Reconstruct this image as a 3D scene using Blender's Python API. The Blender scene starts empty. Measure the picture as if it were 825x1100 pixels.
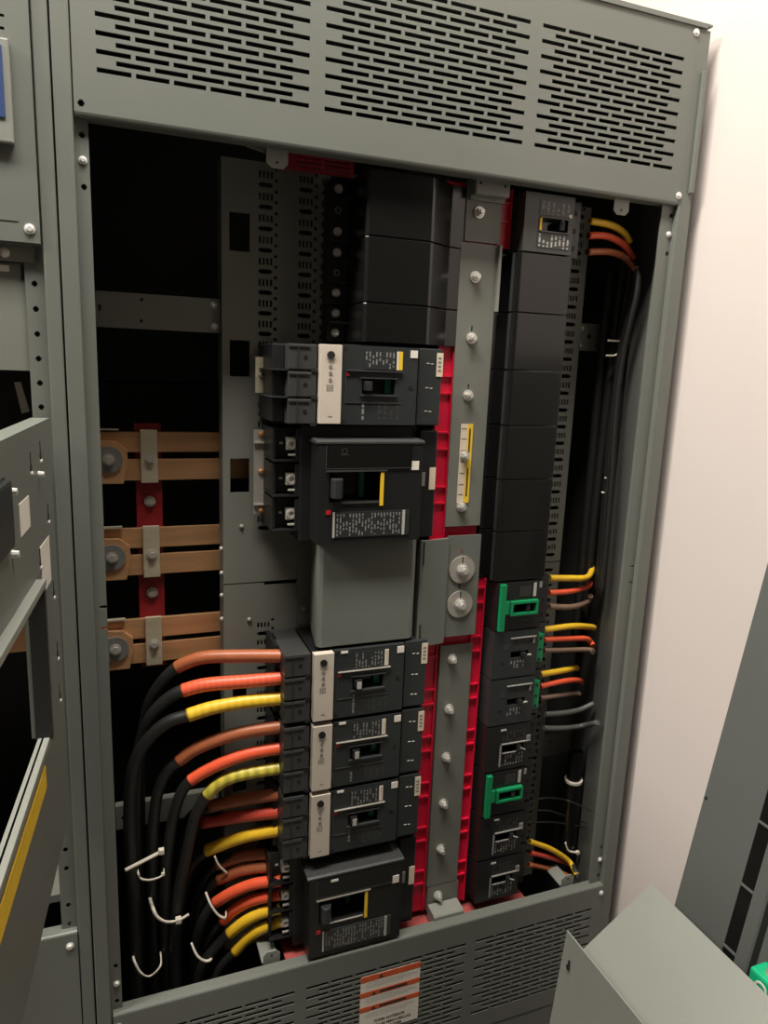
import bpy, bmesh, math, random
from mathutils import Vector, Matrix
random.seed(7)
scene = bpy.context.scene
COL = scene.collection

# ------------------------------------------------------------------ units
# Everything below is written in panel millimetres: x to the right along the
# front of the switchboard, y into the cabinet (0 = face of the vent covers),
# z up.  W() turns them into metres above the floor.
K = 0.000889
ZF = -250.0                                   # floor height in panel millimetres
def W(x, y, z): return Vector((x * K, y * K, (z - ZF) * K))

# ------------------------------------------------------------------ camera
YAW, PITCH, ROLL = 0.373510075, -0.197846652, 0.0392521533
F = Vector((math.sin(YAW) * math.cos(PITCH), math.cos(YAW) * math.cos(PITCH), math.sin(PITCH)))
R = Vector((math.cos(YAW), -math.sin(YAW), 0)); U_ = R.cross(F)
R2 = R * math.cos(ROLL) + U_ * math.sin(ROLL)
U2 = -R * math.sin(ROLL) + U_ * math.cos(ROLL)
cam_data = bpy.data.cameras.new('camera'); cam = bpy.data.objects.new('camera', cam_data); COL.objects.link(cam)
cam_data.sensor_fit = 'VERTICAL'; cam_data.sensor_height = 36.0
cam_data.lens = 773.3317 / 1100.0 * 36.0
cam_data.clip_start = 0.02
m = Matrix((R2, U2, -F)).transposed().to_4x4(); m.translation = W(-3.23, -956.85, 1700.0)
cam.matrix_world = m
scene.camera = cam

# ------------------------------------------------------------------ world, exposure
world = bpy.data.worlds.new('world'); scene.world = world; world.use_nodes = True
world.node_tree.nodes['Background'].inputs[0].default_value = (1.0, 0.93, 0.84, 1)
world.node_tree.nodes['Background'].inputs[1].default_value = 0.02
vs = scene.view_settings
vs.view_transform = 'Standard'; vs.look = 'None'; vs.gamma = 1.0; vs.use_curve_mapping = False
vs.exposure = 0.0
LAMP_SPOTS = [(0, -460, 57.0), (-2000, -420, 80.0)]        # ceiling fittings: x, y in panel millimetres, watts

# ------------------------------------------------------------------ materials
def lin(c):
    c = c / 255.0
    return c / 12.92 if c <= 0.04045 else ((c + 0.055) / 1.055) ** 2.4
def rgb(r, g, b): return (lin(r), lin(g), lin(b), 1)
MATS = {}
def mat(name, col, rough=0.5, metal=0.0, noise=0.0, scale=40.0, bump=0.0, bscale=400.0, spec=0.5, stretch=None, emit=None, trans=0.0):
    mt = bpy.data.materials.new(name); mt.use_nodes = True
    nt = mt.node_tree; b = nt.nodes['Principled BSDF']
    b.inputs['Base Color'].default_value = col; b.inputs['Roughness'].default_value = rough
    b.inputs['Metallic'].default_value = metal; b.inputs['Specular IOR Level'].default_value = spec
    tc = nt.nodes.new('ShaderNodeTexCoord'); mp = nt.nodes.new('ShaderNodeMapping')
    nt.links.new(tc.outputs['Object'], mp.inputs[0])
    if stretch: mp.inputs['Scale'].default_value = stretch
    if noise > 0:
        n = nt.nodes.new('ShaderNodeTexNoise'); n.inputs['Scale'].default_value = scale; n.inputs['Detail'].default_value = 5
        nt.links.new(mp.outputs[0], n.inputs['Vector'])
        r = nt.nodes.new('ShaderNodeValToRGB')
        r.color_ramp.elements[0].position = 0.3; r.color_ramp.elements[1].position = 0.7
        r.color_ramp.elements[0].color = tuple(c * (1 - noise) for c in col[:3]) + (1,)
        r.color_ramp.elements[1].color = tuple(min(1, c * (1 + noise)) for c in col[:3]) + (1,)
        nt.links.new(n.outputs['Fac'], r.inputs[0]); nt.links.new(r.outputs[0], b.inputs['Base Color'])
    if bump > 0:
        n2 = nt.nodes.new('ShaderNodeTexNoise'); n2.inputs['Scale'].default_value = bscale; n2.inputs['Detail'].default_value = 3
        nt.links.new(mp.outputs[0], n2.inputs['Vector'])
        bp = nt.nodes.new('ShaderNodeBump'); bp.inputs['Strength'].default_value = bump; bp.inputs['Distance'].default_value = 0.001
        nt.links.new(n2.outputs['Fac'], bp.inputs['Height']); nt.links.new(bp.outputs[0], b.inputs['Normal'])
    if emit: b.inputs['Emission Color'].default_value = col; b.inputs['Emission Strength'].default_value = emit
    if trans: b.inputs['Transmission Weight'].default_value = trans
    MATS[name] = mt; return mt
mat('grey_paint', rgb(100, 103, 97), 0.42, noise=0.04, scale=6, bump=0.06, bscale=900)
mat('grey_pan', rgb(108, 109, 102), 0.45, noise=0.05, scale=8, bump=0.05, bscale=900)
mat('grey_light', rgb(124, 126, 119), 0.4, noise=0.04, scale=6, bump=0.06, bscale=900)
mat('grey_dark', rgb(86, 88, 85), 0.45, noise=0.04, scale=6, bump=0.06, bscale=900)
mat('shaded_dark_steel', rgb(30, 30, 29), 0.55, noise=0.15, scale=5)  # near-black colour stands in for the shade inside the cabinets
mat('side_steel', rgb(74, 75, 72), 0.5, noise=0.08, scale=5)
mat('black_plastic', rgb(20, 20, 19), 0.2)
mat('black_moulded', rgb(24, 24, 24), 0.4, noise=0.08, scale=30, bump=0.06, bscale=1500)
mat('charcoal_plastic', rgb(41, 44, 45), 0.38, noise=0.06, scale=30, bump=0.06, bscale=1500)
mat('slate_plastic', rgb(54, 55, 54), 0.4, noise=0.06, scale=30, bump=0.06, bscale=1500)
mat('gloss_black', rgb(14, 14, 14), 0.12)
mat('void_black', rgb(9, 9, 9), 0.7)
mat('beige_plate', rgb(192, 181, 168), 0.4, noise=0.03, scale=20)
mat('white_label', rgb(214, 208, 198), 0.5, noise=0.03, scale=30)
mat('cream_label', rgb(205, 190, 168), 0.5, noise=0.05, scale=60)
mat('grey_print', rgb(120, 118, 114), 0.5)
mat('pale_print_glint', rgb(168, 165, 158), 0.5)
mat('dark_print', rgb(40, 36, 34), 0.6)
mat('yellow_label', rgb(222, 182, 48), 0.5, noise=0.05, scale=60)
mat('orange_label', rgb(196, 84, 40), 0.5, noise=0.06, scale=40)
mat('red_plastic', rgb(206, 22, 58), 0.36, noise=0.06, scale=20)
mat('dark_red', rgb(128, 16, 24), 0.45, noise=0.1, scale=20)
mat('pink_glass', rgb(160, 74, 70), 0.5, noise=0.1, scale=20)
mat('green_plastic', rgb(16, 122, 76), 0.36, noise=0.05, scale=20)
mat('green_box', rgb(20, 160, 112), 0.36, noise=0.04, scale=20)
mat('indicator_green', rgb(20, 110, 78), 0.4)
mat('signal_red', rgb(170, 30, 40), 0.4)
mat('blue_badge', rgb(52, 68, 110), 0.35, noise=0.05, scale=30)
mat('zinc', rgb(214, 211, 205), 0.3, metal=0.6, noise=0.08, scale=60)
mat('zinc_dull', rgb(178, 173, 164), 0.42, metal=0.5, noise=0.1, scale=60)
mat('screw_white', rgb(216, 214, 208), 0.3, metal=0.35)
mat('tin_plate', rgb(192, 182, 158), 0.4, metal=0.45, noise=0.12, scale=18, stretch=(1, 1, 6))
mat('copper', rgb(198, 152, 110), 0.34, metal=0.5, noise=0.16, scale=9, stretch=(1, 3, 8))
mat('washer_grey', rgb(128, 126, 124), 0.45, metal=0.5, noise=0.1, scale=40)
mat('cable_black', rgb(32, 32, 31), 0.5, noise=0.12, scale=60, bump=0.2, bscale=300)
mat('wire_grey', rgb(84, 84, 82), 0.45, noise=0.1, scale=60)
mat('tape_brown', rgb(164, 92, 58), 0.4, noise=0.08, scale=50)
mat('tape_dull_brown', rgb(124, 100, 86), 0.45, noise=0.08, scale=50)
mat('tape_orange', rgb(232, 92, 58), 0.4, noise=0.06, scale=50)
mat('tape_red', rgb(196, 70, 54), 0.42, noise=0.06, scale=50)
mat('tape_yellow', rgb(232, 186, 44), 0.4, noise=0.06, scale=50)
mat('tie_white', rgb(216, 208, 192), 0.45)
mat('wall_paint', rgb(203, 193, 188), 0.8, noise=0.02, scale=3, bump=0.1, bscale=120)
mat('wall_grey', rgb(116, 112, 106), 0.8, noise=0.03, scale=3)  # unseen walls darkened to dim bounce and reflections in the black plastic
mat('ceiling_white', rgb(226, 222, 214), 0.8, noise=0.02, scale=4)
mat('floor_concrete', rgb(120, 114, 106), 0.6, noise=0.12, scale=4, bump=0.1, bscale=60)
mat('lamp_white', rgb(235, 235, 230), 0.4)
mat('diffuser', (1.0, 0.93, 0.83, 1), 0.5, emit=6.0)
def striped(name, a, b, n):                         # tape wound in visible turns
    mt = mat(name, a, 0.4); nt = mt.node_tree; p = nt.nodes['Principled BSDF']
    tc = nt.nodes['Texture Coordinate']; w = nt.nodes.new('ShaderNodeTexWave')
    w.inputs['Scale'].default_value = n; w.inputs['Distortion'].default_value = 2.0; w.bands_direction = 'X'
    nt.links.new(tc.outputs['Object'], w.inputs['Vector'])
    r = nt.nodes.new('ShaderNodeValToRGB'); r.color_ramp.elements[0].color = a; r.color_ramp.elements[1].color = b
    nt.links.new(w.outputs['Fac'], r.inputs[0]); nt.links.new(r.outputs[0], p.inputs['Base Color'])
striped('tape_yellow_green', rgb(166, 158, 54), rgb(208, 190, 76), 24)
striped('tape_yellow_wound', rgb(224, 180, 44), rgb(236, 194, 54), 30)
striped('tape_orange_wound', rgb(228, 90, 58), rgb(236, 102, 68), 40)

# ------------------------------------------------------------------ mesh helpers
class MB:
    """collects faces in panel millimetres and links them as one mesh object"""
    def __init__(s): s.bm = bmesh.new(); s.smooth = False
    def box(s, x0, x1, y0, y1, z0, z1, bev=0.0):
        bm = s.bm; v = [bm.verts.new((x, y, z)) for z in (z0, z1) for y in (y0, y1) for x in (x0, x1)]
        fs = [bm.faces.new([v[i] for i in f]) for f in ((0, 2, 3, 1), (4, 5, 7, 6), (0, 1, 5, 4), (2, 6, 7, 3), (0, 4, 6, 2), (1, 3, 7, 5))]
        if bev > 0:
            es = list({e for f in fs for e in f.edges})
            bmesh.ops.bevel(bm, geom=es, offset=bev, segments=2, profile=0.6, affect='EDGES')
        return s
    def prism(s, prof, a0, a1, axis='z', bev=0.0):
        """prof: polygon of (u,v); axis z -> (x,y), x -> (y,z), y -> (x,z)"""
        def P(u, v, a): return (u, v, a) if axis == 'z' else (a, u, v) if axis == 'x' else (u, a, v)
        bm = s.bm; lo = [bm.verts.new(P(u, v, a0)) for u, v in prof]; hi = [bm.verts.new(P(u, v, a1)) for u, v in prof]
        n = len(prof); fs = [bm.faces.new(lo[::-1]), bm.faces.new(hi)]
        for i in range(n): fs.append(bm.faces.new((lo[i], lo[(i + 1) % n], hi[(i + 1) % n], hi[i])))
        bmesh.ops.recalc_face_normals(bm, faces=fs)
        if bev > 0:
            es = list({e for f in fs for e in f.edges})
            bmesh.ops.bevel(bm, geom=es, offset=bev, segments=2, profile=0.6, affect='EDGES')
        return s
    def cyl(s, c, d, r, h, n=14, r2=None, rot=0.0):
        """cylinder from point c along direction d, length h"""
        d = Vector(d).normalized(); a = d.orthogonal().normalized(); b = d.cross(a)
        c = Vector(c); r2 = r if r2 is None else r2; bm = s.bm
        lo = [bm.verts.new(c + (a * math.cos(t) + b * math.sin(t)) * r) for t in [rot + 2 * math.pi * i / n for i in range(n)]]
        hi = [bm.verts.new(c + d * h + (a * math.cos(t) + b * math.sin(t)) * r2) for t in [rot + 2 * math.pi * i / n for i in range(n)]]
        fs = [bm.faces.new(lo[::-1]), bm.faces.new(hi)]
        for i in range(n): fs.append(bm.faces.new((lo[i], lo[(i + 1) % n], hi[(i + 1) % n], hi[i])))
        return s
    def ring(s, c, d, r0, r1, h, n=20):
        d = Vector(d).normalized(); a = d.orthogonal().normalized(); b = d.cross(a); c = Vector(c); bm = s.bm
        def circ(r, k): return [bm.verts.new(c + d * k + (a * math.cos(2 * math.pi * i / n) + b * math.sin(2 * math.pi * i / n)) * r) for i in range(n)]
        A, B, C_, D = circ(r0, 0), circ(r1, 0), circ(r1, h), circ(r0, h)
        for p, q in ((A, B), (B, C_), (C_, D), (D, A)):
            for i in range(n): bm.faces.new((p[i], p[(i + 1) % n], q[(i + 1) % n], q[i]))
        bmesh.ops.recalc_face_normals(bm, faces=bm.faces[:])
        return s
    def tube(s, pts, r, n=10, closed=False, flat=1.0, sub=6):
        P = [Vector(p) for p in pts]; Q = []; m_ = len(P)
        rng = range(m_) if closed else range(m_ - 1)
        for i in rng:
            if closed: p0, p1, p2, p3 = P[i - 1], P[i], P[(i + 1) % m_], P[(i + 2) % m_]
            else: p0, p1, p2, p3 = P[max(i - 1, 0)], P[i], P[i + 1], P[min(i + 2, m_ - 1)]
            for k in range(sub):
                t = k / sub
                Q.append(0.5 * ((2 * p1) + (p2 - p0) * t + (2 * p0 - 5 * p1 + 4 * p2 - p3) * t * t + (3 * p1 - p0 - 3 * p2 + p3) * t ** 3))
        if not closed: Q.append(P[-1])
        bm = s.bm; rings = []; a = None; L = len(Q)
        for i, q in enumerate(Q):
            d = (Q[(i + 1) % L] - Q[i - 1]) if closed else (Q[min(i + 1, L - 1)] - Q[max(i - 1, 0)])
            d.normalize()
            a = d.orthogonal().normalized() if a is None else (a - d * a.dot(d)).normalized()
            b = d.cross(a)
            rings.append([bm.verts.new(q + (a * math.cos(t) + b * math.sin(t) * flat) * r) for t in [2 * math.pi * j / n for j in range(n)]])
        for i in range(L if closed else L - 1):
            A, B = rings[i], rings[(i + 1) % L]
            for j in range(n):
                f = bm.faces.new((A[j], A[(j + 1) % n], B[(j + 1) % n], B[j])); f.smooth = True
        if not closed: bm.faces.new(rings[0][::-1]); bm.faces.new(rings[-1])
        return s
    def plate(s, x0, x1, z0, z1, y0, y1, holes):
        """sheet in the xz plane, from y0 (front) to y1, with rectangular holes (x0,x1,z0,z1)"""
        bm = s.bm; zs = sorted({z0, z1} | {min(max(h[k], z0), z1) for h in holes for k in (2, 3)})
        def q(a, b, c, d): bm.faces.new([bm.verts.new(p) for p in (a, b, c, d)])
        def wall(h):
            a, b, c, d = h
            q((a, y0, c), (a, y1, c), (a, y1, d), (a, y0, d)); q((b, y0, c), (b, y0, d), (b, y1, d), (b, y1, c))
            q((a, y0, c), (b, y0, c), (b, y1, c), (a, y1, c)); q((a, y0, d), (a, y1, d), (b, y1, d), (b, y0, d))
        for za, zb in zip(zs, zs[1:]):
            zc = (za + zb) / 2; cuts = sorted((h[0], h[1]) for h in holes if h[2] < zc < h[3]); x = x0; spans = []
            for a, b in cuts:
                if a > x: spans.append((x, a))
                x = max(x, b)
            if x < x1: spans.append((x, x1))
            for a, b in spans:
                q((a, y0, za), (b, y0, za), (b, y0, zb), (a, y0, zb)); q((a, y1, za), (a, y1, zb), (b, y1, zb), (b, y1, za))
        for h in holes: wall(h)
        for a, b, c, d in ((x0, x0, z0, z1), (x1, x1, z0, z1)):
            q((a, y0, c), (a, y1, c), (a, y1, d), (a, y0, d))
        for z in (z0, z1): q((x0, y0, z), (x1, y0, z), (x1, y1, z), (x0, y1, z))
        return s
    def mesh(s, name, off, xf=None):
        for v in s.bm.verts:
            c = v.co if xf is None else xf @ v.co
            v.co = W(*c) - off
        me = bpy.data.meshes.new(name); s.bm.to_mesh(me); s.bm.free(); return me

OFF = {}
def tag(o, label=None, cat=None, group=None, kind=None):
    if label: o['label'] = label
    if cat: o['category'] = cat
    if group: o['group'] = group
    if kind: o['kind'] = kind
    return o
def thing(name, base, label, cat, group=None, kind=None):
    o = bpy.data.objects.new(name, None); COL.objects.link(o); o.location = W(*base); o.empty_display_size = 0.02
    OFF[o] = W(*base); return tag(o, label, cat, group, kind)
def part(name, mb, m, parent=None, label=None, cat=None, group=None, kind=None, base=None, xf=None):
    if parent is not None: off = OFF[parent]
    else: off = W(*base) if base else Vector((0, 0, 0))
    me = mb.mesh(name, off, xf); me.materials.append(MATS[m])
    o = bpy.data.objects.new(name, me); COL.objects.link(o)
    if parent is not None: o.parent = parent
    else: o.location = off
    OFF[o] = off; return tag(o, label, cat, group, kind)
def link_copy(o, parent):
    c = o.copy(); COL.objects.link(c); c.parent = parent; OFF[c] = OFF.get(parent, OFF[o])
    for ch in o.children: link_copy(ch, c)
    return c
def copy_thing(root, dz, label):
    r = root.copy(); COL.objects.link(r); r.location = root.location + Vector((0, 0, dz * K)); r['label'] = label
    OFF[r] = OFF[root] + Vector((0, 0, dz * K))
    for ch in root.children:
        c = ch.copy(); COL.objects.link(c); c.parent = r; OFF[c] = OFF[r]
        for g in ch.children:
            d = g.copy(); COL.objects.link(d); d.parent = c; OFF[d] = OFF[r]
    return r
def B(*a, **k): return MB().box(*a, **k)
def round_hole(x, z, r): return [(x - r, x + r, z - r * .5, z + r * .5), (x - r * .6, x + r * .6, z + r * .5, z + r), (x - r * .6, x + r * .6, z - r, z - r * .5)]
def screw(parent, x, y, z, r=6, m='screw_white', name='screw'):
    """pan head screw facing the room"""
    b = MB().cyl((x, y, z), (0, -1, 0), r, 1.2, 14).cyl((x, y - 1.2, z), (0, -1, 0), r * .8, 2.2, 12, r2=r * .45)
    return part(name, b, m, parent)
def hex_bolt(parent, x, y, z, r=9, m='zinc', name='bolt'):
    b = MB().cyl((x, y, z), (0, -1, 0), r, 2, 18).cyl((x, y - 2, z), (0, -1, 0), r * .72, 6, 6, rot=random.random()).cyl((x, y - 8, z), (0, -1, 0), r * .42, 5, 10)
    return part(name, b, m, parent)
def vent_holes(x0, zrow, up):
    """three grids of staggered slots, 17 rows; zrow is the first row, rows go up or down"""
    hs = []; P = 42.0; s = 4.94; g1, g2 = 15.29, 14.80
    starts = [(x0, 6), (x0 + 6 * P + g1, 7), (x0 + 13 * P + g1 + g2, 6)]
    for r in range(17):
        z = zrow + (r if up else -r) * 9.503
        for gx, n in starts:
            k = n if r % 2 == 0 else n - 1
            for i in range(k):
                a = gx + i * P + (P / 2 if r % 2 else 0)
                hs.append((a + s / 2, a + P - s / 2, z - 2.55, z + 2.55))
    return hs

# ------------------------------------------------------------------ room
RX0, RX1, RY0, RY1, RZ1 = -5200, 895, -5200, 900, 3350
RX2 = 3600
part('floor', B(RX0 - 60, RX2 + 60, RY0 - 60, RY1 + 60, ZF - 60, ZF), 'floor_concrete', kind='structure')
part('ceiling', B(RX0 - 60, RX2 + 60, RY0 - 60, RY1 + 60, RZ1, RZ1 + 60), 'ceiling_white', kind='structure')
part('wall_right', B(RX1, RX1 + 120, -720, RY1 + 60, ZF, RZ1), 'wall_paint', kind='structure')
part('added_wall_far_right', B(RX2, RX2 + 60, RY0, RY1 + 60, ZF, RZ1), 'wall_grey', kind='structure')  # added out of view: a far dark space for glossy fillers to reflect
part('added_wall_return', B(RX1 + 121, RX2, -720, -660, ZF, RZ1), 'wall_grey', kind='structure')  # unseen return, added where the right wall stops short to darken reflections
part('wall_left', B(RX0 - 60, RX0, RY0 - 60, RY1 + 60, ZF, RZ1), 'wall_grey', kind='structure')
part('wall_back', B(RX0, RX1, RY1, RY1 + 60, ZF, RZ1), 'wall_paint', kind='structure')
part('wall_front', B(RX0, RX2, RY0 - 60, RY0, ZF, RZ1), 'wall_grey', kind='structure')
for i, (lx, ly, watts) in enumerate(LAMP_SPOTS):
    t = thing('ceiling_light', (lx, ly, RZ1), ['white ceiling light fitting above the open switchboard', 'white ceiling light fitting further left along the aisle'][i], 'lamp', 'ceiling lights')
    part('housing', MB().plate(lx - 640, lx + 640, RZ1 - 60, RZ1, ly - 160, ly - 155, []).plate(lx - 640, lx + 640, RZ1 - 60, RZ1, ly + 155, ly + 160, []).box(lx - 640, lx - 635, ly - 155, ly + 155, RZ1 - 60, RZ1).box(lx + 635, lx + 640, ly - 155, ly + 155, RZ1 - 60, RZ1), 'lamp_white', t)
    part('diffuser', B(lx - 634, lx + 634, ly - 154, ly + 154, RZ1 - 52, RZ1 - 48), 'diffuser', t)
    ld = bpy.data.lights.new('lamp_light', 'AREA'); ld.shape = 'RECTANGLE'; ld.size = 1260 * K; ld.size_y = 300 * K
    ld.energy = watts; ld.color = (1.0, 0.95, 0.865)
    lo = bpy.data.objects.new('lamp_light', ld); COL.objects.link(lo); lo.parent = t; lo.location = (0, 0, -62 * K)

# ------------------------------------------------------------------ the open switchboard section
cab = thing('switchboard_cabinet', (413, 300, ZF), 'open grey steel switchboard section with slotted vent covers above and below the breakers', 'cabinet')
# top vent cover
holes = vent_holes(0, 2017.5, True) + round_hole(-15.5, 1980, 3.6)
mb = MB().plate(-23, 848, 1971, 2218, 0, 2.5, holes)
mb.prism([(0, 1971), (0.6, 1968.5), (2.2, 1966.6), (5, 1966), (22, 1966), (22, 1968), (6, 1968), (3.2, 1969), (2, 1971)], -23, 848, 'x')
mb.box(-23, 848, 0, 24, 2218, 2220).box(846, 848, 2, 24, 1968, 2218).box(-23, -21, 2, 24, 1968, 2218)
tc_ = part('top_cover', mb, 'grey_paint', cab)
for x, z in ((842.5, 2208.5), (843.5, 1980)): screw(tc_, x, 0, z, 5.4)
# bottom vent cover
holes = vent_holes(0, 709.1, False)
mb = MB().plate(-22, 850, 520, 753, 0, 2.5, holes)
mb.prism([(0, 753), (0.6, 755), (2.2, 756.6), (5, 757), (19, 757), (19, 755), (5.5, 755), (3, 754.4), (2, 753)], -22, 850, 'x')
mb.box(848, 850, 2, 19, 520, 755).box(-22, -20, 2, 19, 520, 755)
bc = part('bottom_cover', mb, 'grey_paint', cab)
screw(bc, -15, 0, 735, 5.4); screw(bc, 844, 0, 740, 5)
part('kick_plate', B(-22, 850, 1, 3, ZF + 2, 518), 'grey_paint', cab)
# warning label on the bottom cover
wl = part('warning_label', B(363, 472, -0.6, -0.2, 585, 701), 'white_label', cab, 'white warning label with orange header bands')
for z0, z1 in ((690, 701), (660, 669.5), (631, 640)): part('orange_band', B(363, 472, -0.9, -0.6, z0, z1), 'orange_label', wl)
def text(body, x, z, size, y, m, parent, name='lettering', bold=0.0):
    cu = bpy.data.curves.new(name, 'FONT'); cu.body = body; cu.size = size * K; cu.offset = bold * K
    o = bpy.data.objects.new(name, cu); COL.objects.link(o)
    dg = bpy.context.evaluated_depsgraph_get(); me = bpy.data.meshes.new_from_object(o.evaluated_get(dg))
    bpy.data.objects.remove(o); bpy.data.curves.remove(cu)
    off = OFF[parent]
    for v in me.vertices:
        c = v.co.copy(); v.co = W(x, y, z) + Vector((c.x, 0, c.y)) - off
    me.materials.append(MATS[m]); o = bpy.data.objects.new(name, me); COL.objects.link(o); o.parent = parent; OFF[o] = off
    return o
for z, x0, x1 in ((686, 374, 460), (682.5, 372, 466), (679, 374, 440), (656, 374, 462), (652.5, 372, 466), (649, 376, 450), (626, 374, 462), (622.5, 372, 466), (619, 376, 450)):
    part('fine_print', B(x0, x1, -0.8, -0.6, z - 0.7, z + 0.7), 'pale_print_glint', wl)
for z in (664.5, 635.4, 695.3): 
    part('hazard_triangle', MB().prism([(383 if z < 690 else 395, z - 3.4), (392 if z < 690 else 404, z - 3.4), (387.5 if z < 690 else 399.5, z + 3.6)], -1.1, -0.9, 'y'), 'dark_print', wl)
for z in (664.5, 635.4): part('band_print', B(398, 448, -1.1, -0.9, z - 2.2, z + 2.2), 'dark_print', wl)
text('FORM ANTERIOR', 390, 604, 7.2, -0.75, 'dark_print', wl, bold=0.25)
text('DE LAS MERCURILLAS', 388, 595, 7.2, -0.75, 'dark_print', wl, bold=0.25)
text('Y DESTORCHER', 390, 586.5, 7.2, -0.75, 'dark_print', wl, bold=0.25)
# uprights
def upright(parent, xa, xb, fa, fb, holes, slots=()):
    u = part('upright', MB().box(xa, xb, 0.5, 44, ZF + 1, 2216, 1.6), 'grey_paint', parent)
    hs = []
    for x, z in holes: hs += round_hole(x, z, 3.2)
    for x, z in slots: hs.append((x - 4.5, x + 4.5, z - 1.8, z + 1.8))
    f = part('mounting_flange', MB().plate(fa, fb, ZF + 1, 2214, 10, 12.5, hs), 'grey_paint', parent)
    return u, f
u, f = upright(cab, -44, -24.5, -24.4, -9, [(-16, z) for z in (1949, 1893, 831, 771)], [(-13, 1379), (-13, 1350)])
screw(f, -16, 10, 1922, 4.8); screw(f, -15.5, 10, 801, 4.8)
u, f = upright(cab, 846.5, 871, 823, 846, [(842, z) for z in (1952, 1895, 831, 771)], [(841, 1379), (841, 1350)])
screw(f, 841, 10, 1924, 4.8); screw(f, 841, 10, 805, 4.8)
part('post_return', MB().box(851, 853, 13, 88, ZF + 1, 2210).box(853, 866, 86, 88, ZF + 1, 2210), 'side_steel', cab)
part('side_panel', B(866, 868, 44, 640, ZF + 1, 2220.2), 'side_steel', cab)
part('side_panel', B(-44, -42, 44, 640, ZF + 1, 2220.2), 'side_steel', cab)
part('back_panel', B(-42, 866, 636, 640, ZF + 1, 2220.2), 'shaded_dark_steel', cab)
part('roof', MB().box(-44, 871, -2, 640, 2220.2, 2223).box(-44, 862, -2.5, -0.6, 2216.5, 2223), 'grey_paint', cab)
part('side_strip', MB().box(861, 868, -6, 0, 1985, 2158, .8), 'grey_paint', cab)
# barriers behind the left cable compartment
part('barrier', B(-40, 300, 420, 423, 1660, 2200), 'shaded_dark_steel', cab)
part('barrier', B(-40, 300, 424, 427, 700, 1655), 'shaded_dark_steel', cab)
part('barrier', B(560, 862, 424, 427, 700, 2200), 'shaded_dark_steel', cab)
# perforated pan behind the breakers
holes = []
def cluster(x, z, n=4, dots=True):
    for i in range(n): holes.append((x + i * 5.6, x + i * 5.6 + 3.1, z - 4.7, z + 4.7))
    w = 5.6 * (n - 1) + 2.6; zc = z - 14
    holes.extend([(x - 0.5, x + w + .5, zc - 1.6, zc + 1.6), (x + 1.6, x + w - 1.6, zc + 1.6, zc + 3.2), (x + 1.6, x + w - 1.6, zc - 3.2, zc - 1.6)])
    if dots:
        for zz in (z + 8, z - 6.7): holes.extend(round_hole(x + w + 5.6, zz, 2.5))
for i in range(18):
    z = 1962 - i * 29.42
    for x in (213, 272, 306): cluster(x, z)
for i in range(17): cluster(213, 1288 - i * 29.42)
for i in range(42): cluster(745, 1976 - i * 29.42, 4, False)
for zc in (1881, 1705, 1531): holes.append((171, 200, zc - 26, zc + 26))
for zc in (1172, 1020): holes.append((174, 196, zc - 20, zc + 20))
part('breaker_pan', MB().plate(160, 778, 1361, 1978, 130, 132.5, [h for h in holes if h[2] > 1362]).box(160, 162.5, 132, 168, 1361, 1978).box(775, 778, 132, 168, 1361, 1978), 'grey_pan', cab)
part('lower_pan', MB().plate(160, 778, 700, 1359, 130.5, 133, [h for h in holes if h[3] < 1358] + [(224, 276, 1354.5, 1359)]).box(160, 162.5, 132, 168, 700, 1359).box(775, 778, 132, 168, 700, 1359), 'grey_pan', cab)
for z in (1417, 1378, 1342, 1303): screw(cab, 158, 136, z, 3.2)
for x, z in ((188, 1452), (246, 1446), (200, 1300), (262, 1452)): screw(cab, x, 130, z, 3.6, 'zinc_dull')
# cross brackets
b = part('cross_bracket', MB().plate(-9, 159, 1740, 1788, 140, 142.5, round_hole(51, 1780, 2.4) + round_hole(50, 1751, 2.4) + [(-6, -2, 1762, 1770)]).box(-9, 159, 142, 150, 1786, 1788), 'grey_pan', cab)
screw(b, 150, 140, 1779, 5); screw(b, 151, 140, 1749, 5)
b = part('cross_bracket', MB().plate(-9, 159, 930, 972, 190, 192.5, round_hole(2, 950, 3)).box(-9, 159, 192, 204, 970, 972), 'grey_pan', cab)
screw(b, 150, 190, 960, 5)
b = part('cross_bracket', MB().plate(779, 849, 1743, 1790, 140, 142.5, round_hole(804, 1768, 3.4) + round_hole(820, 1782, 2) + round_hole(820, 1752, 2)).box(846.5, 849, 142, 160, 1743, 1790), 'grey_pan', cab)
screw(b, 787, 140, 1781, 4.4); screw(b, 785, 140, 1752, 4.4)
part('cross_bracket', MB().plate(779, 849, 955, 1000, 140, 142.5, round_hole(800, 985, 3)), 'grey_pan', cab)
# hanging and standing tabs that carry the missing dead front
def tab(xa, xb, z0, z1, up, y=14):
    c = 6
    pr = [(xa, z0), (xb, z0), (xb, z1 - c), (xb - c, z1), (xa + c, z1), (xa, z1 - c)] if up else [(xa, z1), (xa, z0 + c), (xa + c, z0), (xb - c, z0), (xb, z0 + c), (xb, z1)]
    tb = part('dead_front_tab', MB().prism(pr, y, y + 2.2, 'y'), 'grey_light', cab)
    part('tab_hole', MB().cyl(((xa + xb) / 2, y - .1, z1 - 7 if up else z0 + 7), (0, -1, 0), 1.7, .4, 10), 'void_black', tb)
    return tb
tab(199, 227, 1943, 1974, False); tab(735, 763, 1944, 1974, False)
for xa, xb in ((204, 231), (770, 797)):
    tb = tab(xa, xb, 750, 774, True, 24)
    part('tab_shelf', MB().prism([(26, 756), (26, 753.5), (78, 753.5), (78, 756)], xa - 2, xb - 2, 'x'), 'grey_light', tb)
part('roof_gusset', MB().prism([(176, 1966), (199, 1980), (199, 1962)], 20, 26, 'y'), 'grey_pan', cab)
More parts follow.
